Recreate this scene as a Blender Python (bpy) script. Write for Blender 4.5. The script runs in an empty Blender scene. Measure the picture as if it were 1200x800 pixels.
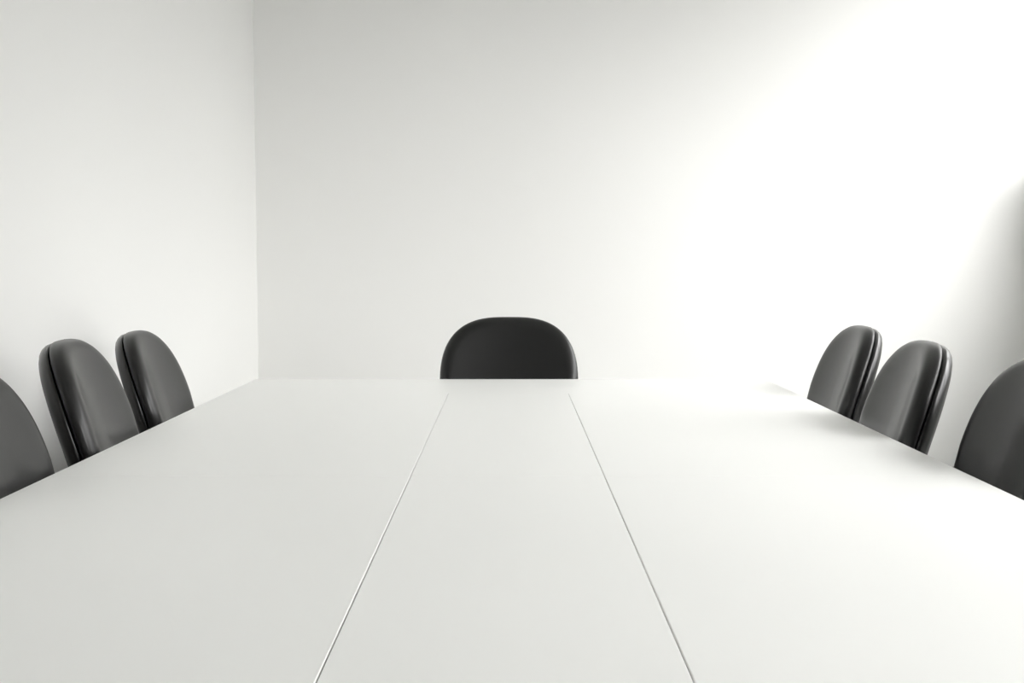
import bpy, bmesh, math
from mathutils import Vector, Matrix

scene = bpy.context.scene
COL = scene.collection
PI = math.pi

# ------------------------------------------------------------------ materials
def new_mat(name):
    m = bpy.data.materials.new(name)
    m.use_nodes = True
    nt = m.node_tree
    return m, nt, nt.nodes['Principled BSDF']

def plaster(name, col, rough=.85, bump=.02, scale=240):
    m, nt, b = new_mat(name)
    b.inputs['Base Color'].default_value = (*col, 1)
    b.inputs['Roughness'].default_value = rough
    b.inputs['Specular IOR Level'].default_value = .2
    tc = nt.nodes.new('ShaderNodeTexCoord')
    n = nt.nodes.new('ShaderNodeTexNoise'); n.inputs['Scale'].default_value = scale; n.inputs['Detail'].default_value = 3
    bp = nt.nodes.new('ShaderNodeBump'); bp.inputs['Strength'].default_value = bump; bp.inputs['Distance'].default_value = .002
    nt.links.new(tc.outputs['Object'], n.inputs['Vector'])
    nt.links.new(n.outputs['Fac'], bp.inputs['Height'])
    nt.links.new(bp.outputs['Normal'], b.inputs['Normal'])
    return m

def satin(name, col, rough, metal=0, spec=.5, bump=0, scale=60):
    m, nt, b = new_mat(name)
    b.inputs['Base Color'].default_value = (*col, 1)
    b.inputs['Roughness'].default_value = rough
    b.inputs['Metallic'].default_value = metal
    b.inputs['Specular IOR Level'].default_value = spec
    tc = nt.nodes.new('ShaderNodeTexCoord')
    n = nt.nodes.new('ShaderNodeTexNoise'); n.inputs['Scale'].default_value = scale; n.inputs['Detail'].default_value = 4
    mr = nt.nodes.new('ShaderNodeMapRange')
    mr.inputs['To Min'].default_value = rough - .03; mr.inputs['To Max'].default_value = rough + .03
    nt.links.new(tc.outputs['Object'], n.inputs['Vector'])
    nt.links.new(n.outputs['Fac'], mr.inputs['Value'])
    nt.links.new(mr.outputs['Result'], b.inputs['Roughness'])
    if bump:
        bp = nt.nodes.new('ShaderNodeBump'); bp.inputs['Strength'].default_value = bump; bp.inputs['Distance'].default_value = .001
        nt.links.new(n.outputs['Fac'], bp.inputs['Height'])
        nt.links.new(bp.outputs['Normal'], b.inputs['Normal'])
    return m

M_WALL = plaster('white_wall_paint', (.80, .80, .785))
M_CEIL = plaster('ceiling_paint', (.78, .78, .77))
M_DARKWALL = plaster('unlit_wall_tone', (.06, .06, .058))  # near-black colour stands in for the unlit room behind the camera
M_FLOOR = plaster('grey_carpet', (.45, .45, .44), .95, .4, 500)
M_TRIM = satin('white_trim', (.8, .8, .79), .4)
M_TABLE = satin('white_lacquer', (.905, .909, .892), .40, spec=.27)
def leather(name, rough, spec, coat):
    """black dyed leather: satin, thin polish on top, faint soft creasing"""
    m, nt, b = new_mat(name)
    b.inputs['Base Color'].default_value = (.0025, .0025, .0024, 1)
    b.inputs['Roughness'].default_value = rough
    b.inputs['Specular IOR Level'].default_value = spec
    b.inputs['Coat Weight'].default_value = coat
    b.inputs['Coat Roughness'].default_value = .14
    b.inputs['Coat IOR'].default_value = 1.45
    tc = nt.nodes.new('ShaderNodeTexCoord')
    n = nt.nodes.new('ShaderNodeTexNoise'); n.inputs['Scale'].default_value = 9; n.inputs['Detail'].default_value = 4
    bp = nt.nodes.new('ShaderNodeBump'); bp.inputs['Strength'].default_value = .12; bp.inputs['Distance'].default_value = .003
    nt.links.new(tc.outputs['Object'], n.inputs['Vector'])
    nt.links.new(n.outputs['Fac'], bp.inputs['Height'])
    nt.links.new(bp.outputs['Normal'], b.inputs['Normal'])
    return m
M_LEATHER = leather('black_leather', .43, .38, .3)
M_SHELL = leather('black_shell_leather', .38, .38, .5)
M_METAL = satin('brushed_steel', (.55, .55, .55), .3, metal=1)
M_PLASTIC = satin('black_plastic', (.02, .02, .02), .45)

m, nt, b = new_mat('window_glass')
nt.nodes.remove(b)
tr = nt.nodes.new('ShaderNodeBsdfTransparent'); gl = nt.nodes.new('ShaderNodeBsdfGlossy')
gl.inputs['Roughness'].default_value = .02
mx = nt.nodes.new('ShaderNodeMixShader'); mx.inputs['Fac'].default_value = .06
nt.links.new(tr.outputs[0], mx.inputs[1]); nt.links.new(gl.outputs[0], mx.inputs[2])
nt.links.new(mx.outputs[0], nt.nodes['Material Output'].inputs['Surface'])
M_GLASS = m

# ------------------------------------------------------------------ helpers
def link(name, me, mat, parent=None, smooth=False):
    if smooth:
        for p in me.polygons: p.use_smooth = True
    me.materials.append(mat)
    o = bpy.data.objects.new(name, me)
    COL.objects.link(o)
    if parent: o.parent = parent
    return o

def finish(bm, name, mat, parent=None, smooth=False):
    bmesh.ops.recalc_face_normals(bm, faces=bm.faces)
    me = bpy.data.meshes.new(name)
    bm.to_mesh(me); bm.free()
    return link(name, me, mat, parent, smooth)

def add_box(bm, x0, x1, y0, y1, z0, z1, bev=0):
    vs = [bm.verts.new((x, y, z)) for z in (z0, z1) for y in (y0, y1) for x in (x0, x1)]
    fs = [(0, 1, 3, 2), (4, 5, 7, 6), (0, 1, 5, 4), (2, 3, 7, 6), (0, 2, 6, 4), (1, 3, 7, 5)]
    faces = [bm.faces.new([vs[i] for i in f]) for f in fs]
    if bev:
        es = list({e for f in faces for e in f.edges})
        bmesh.ops.bevel(bm, geom=es, offset=bev, segments=2, affect='EDGES', profile=.5)

def structure(name, boxes, mat, bev=0, parent=None):
    bm = bmesh.new()
    for bx in boxes: add_box(bm, *bx, bev=bev)
    o = finish(bm, name, mat, parent)
    if not parent: o['kind'] = 'structure'
    return o

def loft(rings, name, mat, parent, cap0=True, cap1=True):
    """closed rings of equal length, skinned into one smooth mesh; cap = pole fan"""
    bm = bmesh.new()
    R = [[bm.verts.new(p) for p in r] for r in rings]
    n = len(R[0])
    for a, b_ in zip(R, R[1:]):
        for i in range(n):
            bm.faces.new((a[i], a[(i+1) % n], b_[(i+1) % n], b_[i]))
    if cap0: bm.faces.new(R[0])
    if cap1: bm.faces.new(R[-1])
    return finish(bm, name, mat, parent, smooth=True)

def lathe(profile, n=32):
    return [[(r*math.cos(2*PI*i/n), r*math.sin(2*PI*i/n), z) for i in range(n)] for r, z in profile]

# ------------------------------------------------------------------ room
SKY, SUN, SUN_ANGLE, SUN_DIR = 9.85, 6.5, 50, (-1, 1.72, -.54)
GLOW, GLOW_DIR = 4.8, (1, -.1, .6)            # bright sky patch added to light the lower left wall
SKY_RAMP = ((.49, .04), (.52, .1), (.62, .2), (.7, .5), (.85, 1))
TZ = .76                       # table height
XL, XR, YB, YF, ZC = -1.49, 3.14, 7.05, -5.2, 3.6
T = .15
structure('floor', [(XL-T, XR+T, YF-T, YB+T, -.1, 0)], M_FLOOR)
structure('ceiling', [(XL-T, XR+T, YF-T, YB+T, ZC, ZC+.1)], M_CEIL)
structure('wall_left', [(XL-T, XL, YF-T, YB+T, 0, ZC)], M_WALL)
structure('wall_back', [(XL, XR, YB, YB+T, 0, ZC)], M_WALL)
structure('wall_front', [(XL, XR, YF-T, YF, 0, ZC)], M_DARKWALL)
# right wall: tall windows, the last one short and high up beside the back wall
WIN = [(-2.1, -.55, .95, 3.0), (-.4, 1.15, .95, 3.0), (1.3, 2.85, .95, 3.0), (3.0, 4.55, 1.0, 3.1), (4.7, 6.25, 1.1, 3.5), (6.4, 7.0, 1.8, 3.5)]  # first two openings are added, to brighten the near tabletop
TR = .22
boxes = []
ycur = YF-T
for a, c, z0, z1 in WIN:
    boxes += [(XR, XR+TR, ycur, a, 0, ZC), (XR, XR+TR, a, c, 0, z0), (XR, XR+TR, a, c, z1, ZC)]
    ycur = c
boxes.append((XR, XR+TR, ycur, YB+T, 0, ZC))
structure('wall_right', boxes, M_WALL)
for i, (a, c, z0, z1) in enumerate(WIN):
    f = .045
    xw0, xw1 = XR+.13, XR+.18
    w = structure('window_%d' % (i+1), [
        (xw0, xw1, a, c, z0, z0+f), (xw0, xw1, a, c, z1-f, z1),
        (xw0, xw1, a, a+f, z0+f, z1-f), (xw0, xw1, c-f, c, z0+f, z1-f)], M_TRIM)
    structure('pane', [(xw0+.02, xw0+.026, a+f, c-f, z0+f, z1-f)], M_GLASS, parent=w)
    # portal: guides the sampling of the sky through this opening
    L = bpy.data.lights.new('window_portal', 'AREA')
    L.shape = 'RECTANGLE'; L.size = z1-z0; L.size_y = c-a
    L.cycles.is_portal = True
    lo = bpy.data.objects.new('window_portal', L); COL.objects.link(lo)
    lo.location = (XR+TR+.01, (a+c)/2, (z0+z1)/2)
    lo.rotation_euler = (0, PI/2, 0)

# ------------------------------------------------------------------ conference table
table = bpy.data.objects.new('conference_table', None)
COL.objects.link(table)
table.location = (0, 2.58, 0)
table['label'] = 'long white conference table with two thin lengthwise seams, black chairs around it'
table['category'] = 'table'
TT = .032
def panel(x0, x1, y0, y1, bx0, bx1, by0, by1):
    """slab whose four top and bottom edges carry their own small edge rounding"""
    bm = bmesh.new()
    prof = [(0, .3), (.12, .12), (.45, 0)]        # fraction of edge radius: inward step, depth
    rings = []
    def ring(k, z):
        return [bm.verts.new(p) for p in ((x0+k*bx0, y0+k*by0, z), (x1-k*bx1, y0+k*by0, z), (x1-k*bx1, y1-k*by1, z), (x0+k*bx0, y1-k*by1, z))]
    mbev = max(bx0, bx1, by0, by1)
    for k, d in ((1, 0), (.5, .13), (.15, .5), (0, 1)):
        rings.append(ring(k, TZ-d*mbev))
    for k, d in ((0, 1), (.15, .5), (.5, .13), (1, 0)):
        rings.append(ring(k, TZ-TT+d*mbev))
    for a, b_ in zip(rings, rings[1:]):
        for i in range(4):
            bm.faces.new((a[i], a[(i+1) % 4], b_[(i+1) % 4], b_[i]))
    bm.faces.new(rings[0]); bm.faces.new(rings[-1])
    for v in bm.verts: v.co.y -= 2.58
    return finish(bm, 'tabletop_panel', M_TABLE, table)
X0, X1, S0, S1 = -1.0063, 1.0087, -.2169, .2056
Y0, YS, YE, Y1 = .46, 2.58, 4.185, 4.698
G, B = .0005, .0016            # half gap and edge rounding of the long seams
g, h = .0004, .0008            # the tight cross seam
for (xa, xb, ba, bb) in ((X0, S0-G, .003, B), (S0+G, S1-G, B, B), (S1+G, X1, B, .003)):
    panel(xa, xb, Y0, YS-g, ba, bb, .003, h)
    panel(xa, xb, YS+g, YE, ba, bb, h, 0)
panel(X0, X1, YE, Y1, .003, .003, 0, .003)
bm = bmesh.new()
for x0, x1, y0, y1 in ((-.55, -.49, .75, 4.35), (.49, .55, .75, 4.35), (-.49, .49, .75, .81), (-.49, .49, 4.29, 4.35), (-.49, .49, 2.55, 2.61)):
    add_box(bm, x0, x1, y0-2.58, y1-2.58, TZ-TT-.05, TZ-TT, bev=.003)
finish(bm, 'under_frame', M_METAL, table)
for y in (1.0, 2.58, 3.75):
    bm = bmesh.new()
    add_box(bm, -.38, .38, y-.03-2.58, y+.03-2.58, .02, TZ-TT-.05, bev=.004)
    add_box(bm, -.40, .40, y-.11-2.58, y+.11-2.58, 0, .02, bev=.004)
    finish(bm, 'pedestal', M_TRIM, table)

# ------------------------------------------------------------------ chairs
b_, top, c_, p_, q_, t_, ins_, k_, tilt, taper, kv = (.2772, .2455, .2678, 2.7802, 2.3176, .085, .052, .5822, .3034, -.0319, -.1457)
def outline(inset, n=48, low=-.30):
    """closed back outline in (v, s); s measured from table height along the recline"""
    pts = []
    mid = top - c_
    for i in range(n+1):
        th = PI*i/n
        co, si = math.cos(th), math.sin(th)
        v = (b_-inset)*math.copysign(abs(co)**(2/p_), co)
        s = mid + (c_-inset)*abs(si)**(2/q_)
        pts.append((v, s))
    # down the left flank, round the bottom, up the right flank
    def half(s): return b_ - inset + taper*(mid-s)/.35
    flank = [mid - (mid-low-.12)*j/6 for j in range(1, 6)]
    for s in flank: pts.append((-half(s), s))
    yb = low + .12
    hb = half(yb)
    for i in range(25):
        th = PI + PI*i/24
        co, si = math.cos(th), math.sin(th)
        pts.append((hb*math.copysign(abs(co)**(2/2.6), co), yb + (.12-inset)*-abs(si)**(2/2.6)))
    for s in reversed(flank): pts.append((half(s), s))
    return pts
def place(v, s, u):
    sv = max(s, -.2)
    uu = u + k_*v*v - kv*sv*abs(sv)
    return (uu*math.cos(tilt) - s*math.sin(tilt), v, TZ + s*math.cos(tilt) + uu*math.sin(tilt))
def back_ring(u, inset, scale=1.0, dome=0):
    cs = -.02
    return [place(v*scale, cs+(s-cs)*scale, u*t_ + dome) for v, s in outline(inset*ins_)]
def make_chair():
    root = bpy.data.objects.new('conference_chair', None); COL.objects.link(root)
    # padded front
    rings = []
    for sc in (.02, .2, .4, .6, .78, .9):
        rings.append(back_ring(.5, 1, sc, .006*(1-sc*sc)))
    for u, i in ((.5, 1), (.485, .8), (.455, .6), (.4, .4), (.33, .25), (.24, .12), (.14, .05), (.04, .01), (-.04, .0), (-.08, .04), (-.105, .14), (-.11, .3), (-.11, .8)):
        rings.append(back_ring(u, i))
    for sc in (.6, .02): rings.append(back_ring(-.11, .8, sc))
    loft(rings, 'backrest', M_LEATHER, root)
    # rear shell, meeting the padding in a crease
    rings = [back_ring(-.112, .8, sc) for sc in (.02, .6)]
    for u, i in ((-.112, .8), (-.115, .34), (-.12, .22), (-.14, .1), (-.19, .04), (-.28, .05), (-.37, .13), (-.44, .26), (-.49, .46), (-.525, .72), (-.535, 1)):
        rings.append(back_ring(u, i))
    for sc in (.9, .7, .4, .2, .02): rings.append(back_ring(-.535, 1, sc))
    loft(rings, 'back_shell', M_SHELL, root)
    # seat cushion
    def seat_ring(off, z, sc=1.0):
        r = []
        for i in range(64):
            th = 2*PI*i/64
            co, si = math.cos(th), math.sin(th)
            x = .345 + (.255-off)*sc*math.copysign(abs(co)**(2/3.2), co)
            y = (.255-off)*sc*math.copysign(abs(si)**(2/3.2), si)
            r.append((x, y, z + .08*max(0, .3-x)**1.0*0))
        return r
    rings = [seat_ring(.03, .385, .02), seat_ring(.03, .385)]
    for off, z in ((.012, .39), (.002, .405), (0, .425), (.004, .445), (.015, .46), (.035, .468)):
        rings.append(seat_ring(off, z))
    for sc in (.8, .5, .02): rings.append(seat_ring(.035, .472, sc))
    loft(rings, 'seat', M_LEATHER, root)
    # pan that carries the seat and the back
    bm = bmesh.new()
    add_box(bm, .02, .45, -.10, .10, .355, .386, bev=.008)
    finish(bm, 'seat_pan', M_PLASTIC, root)
    col = loft([[(x+.32, y, z) for x, y, z in r] for r in lathe([(.018, .10), (.018, .33), (.026, .335), (.026, .358)])], 'gas_column', M_METAL, root)
    hub = loft([[(x+.32, y, z) for x, y, z in r] for r in lathe([(.045, .065), (.05, .075), (.045, .12), (.03, .16), (.027, .24), (.019, .24)])], 'base_hub', M_METAL, root)
    for i in range(5):
        a = 2*PI*i/5 + .3
        R = Matrix.Rotation(a, 4, 'Z'); D = Vector((.32, 0, 0))
        rings = []
        for r, w, z0, z1 in ((.03, .026, .07, .12), (.12, .022, .072, .112), (.22, .018, .07, .095), (.285, .016, .066, .084), (.30, .012, .068, .08)):
            sec = [(w*math.copysign(abs(math.cos(th))**.7, math.cos(th)), (z0+z1)/2 + (z1-z0)/2*math.copysign(abs(math.sin(th))**.7, math.sin(th))) for th in [2*PI*j/12 for j in range(12)]]
            rings.append([tuple(R @ Vector((r, y, z)) + D) for y, z in sec])
        leg = loft(rings, 'leg', M_METAL, root)
        # twin-wheel caster
        bm = bmesh.new()
        for sgn in (-1, 1):
            prof = [(.004, .008), (.024, .008), (.028, .011), (.028, .02), (.024, .023), (.004, .023)]
            R_ = [[bm.verts.new(R @ Vector((.285 + rr*math.cos(t), sgn*yy, .028 + rr*math.sin(t))) + D) for t in [2*PI*j/18 for j in range(18)]] for rr, yy in prof]
            for a_, c in zip(R_, R_[1:]):
                for j in range(18): bm.faces.new((a_[j], a_[(j+1) % 18], c[(j+1) % 18], c[j]))
            bm.faces.new(R_[0]); bm.faces.new(R_[-1])
        q = [bm.verts.new(R @ Vector((.285 + .009*math.cos(t), .009*math.sin(t), z)) + D) for z in (.028, .07) for t in [2*PI*j/10 for j in range(10)]]
        for j in range(10): bm.faces.new((q[j], q[(j+1) % 10], q[10+(j+1) % 10], q[10+j]))
        bm.faces.new(q[:10]); bm.faces.new(q[10:])
        finish(bm, 'caster', M_PLASTIC, leg, smooth=False)
    return root
def dup(root):
    r = root.copy(); COL.objects.link(r)
    for ch in list(root.children):
        c = ch.copy(); COL.objects.link(c); c.parent = r
        for gch in ch.children:
            d = gch.copy(); COL.objects.link(d); d.parent = c
    return r
proto = make_chair()
LIFT = ('backrest', 'back_shell', 'seat', 'seat_pan', 'gas_column')
CHAIRS = [
    (-.004, 4.808, -PI/2+.003, .0, 'black leather chair at the head of the table, seen square from the front'),
    (-1.22, 4.053, .058, -.009, 'black chair nearest the wall corner, farthest along the table\'s left long side'),
    (-1.138, 3.19, .12, .019, 'black leather chair in the middle of the three by the left wall'),
    (-1.125, 2.51, .097, .005, 'black chair cut off by the left edge of the photo'),
    (1.22, 4.297, PI-.031, -.005, 'smallest-looking black chair on the right side, its bright rim before the back wall'),
    (1.133, 3.383, PI-.088, .002, 'black padded chair in the middle of the three along the right side'),
    (1.196, 2.743, PI-.082, .004, 'black chair cut off by the right edge of the photo'),
]
for i, (x, y, rz, dz, label) in enumerate(CHAIRS):
    r = proto if i == 0 else dup(proto)
    r.location = (x, y, 0); r.rotation_euler = (0, 0, rz)
    r['label'] = label; r['category'] = 'chair'; r['group'] = 'black chairs around the white table'
    for ch in r.children:                       # height setting of the gas column
        if ch.name.split('.')[0] in LIFT: ch.location.z = dz

# ------------------------------------------------------------------ daylight
w = bpy.data.worlds.new('overcast_sky'); scene.world = w; w.use_nodes = True
nt = w.node_tree
bg = nt.nodes['Background']
tc = nt.nodes.new('ShaderNodeTexCoord')
sp = nt.nodes.new('ShaderNodeSeparateXYZ')
cr = nt.nodes.new('ShaderNodeValToRGB')
mr = nt.nodes.new('ShaderNodeMapRange'); mr.inputs['From Min'].default_value = -1
nt.links.new(tc.outputs['Generated'], sp.inputs[0])
nt.links.new(sp.outputs['Z'], mr.inputs['Value'])
nt.links.new(mr.outputs['Result'], cr.inputs['Fac'])
e = cr.color_ramp.elements
e[0].position = 0; e[0].color = (.05, .05, .048, 1)
e[1].position = 1; e[1].color = (1, 1, .99, 1)
for pos, v in SKY_RAMP:
    x = e.new(pos); x.color = (v, v, v*.99, 1)
vm = nt.nodes.new('ShaderNodeVectorMath'); vm.operation = 'DOT_PRODUCT'
vm.inputs[1].default_value = Vector(GLOW_DIR).normalized()
nt.links.new(tc.outputs['Generated'], vm.inputs[0])
gm = nt.nodes.new('ShaderNodeMapRange'); gm.interpolation_type = 'SMOOTHSTEP'
gm.inputs['From Min'].default_value = .78; gm.inputs['From Max'].default_value = .97
gm.inputs['To Max'].default_value = GLOW / SKY
nt.links.new(vm.outputs['Value'], gm.inputs['Value'])
ad = nt.nodes.new('ShaderNodeVectorMath'); ad.operation = 'ADD'
nt.links.new(cr.outputs['Color'], ad.inputs[0]); nt.links.new(gm.outputs['Result'], ad.inputs[1])
nt.links.new(ad.outputs['Vector'], bg.inputs['Color'])
bg.inputs['Strength'].default_value = SKY
# low hazy sun, softened by bright cloud
sun = bpy.data.lights.new('hazy_sun', 'SUN'); so = bpy.data.objects.new('hazy_sun', sun); COL.objects.link(so)
sun.energy = SUN; sun.angle = math.radians(SUN_ANGLE); sun.color = (1, .995, .985)
so.rotation_euler = Vector(SUN_DIR).to_track_quat('-Z', 'Y').to_euler()

# ------------------------------------------------------------------ camera
cam = bpy.data.cameras.new('camera'); co = bpy.data.objects.new('camera', cam); COL.objects.link(co)
cam.sensor_width = 36; cam.lens = 42; cam.clip_start = .02
co.location = (0, 0, TZ+.47)
co.rotation_euler = (PI/2-.0683, 0, -.0017)
scene.camera = co
vs = scene.view_settings
scene.display_settings.display_device = 'sRGB'
vs.view_transform = 'Standard'; vs.look = 'None'; vs.gamma = 1; vs.use_curve_mapping = False
vs.exposure = 0
scene.cycles.use_denoising = True
scene.cycles.max_bounces = 12
scene.cycles.diffuse_bounces = 8
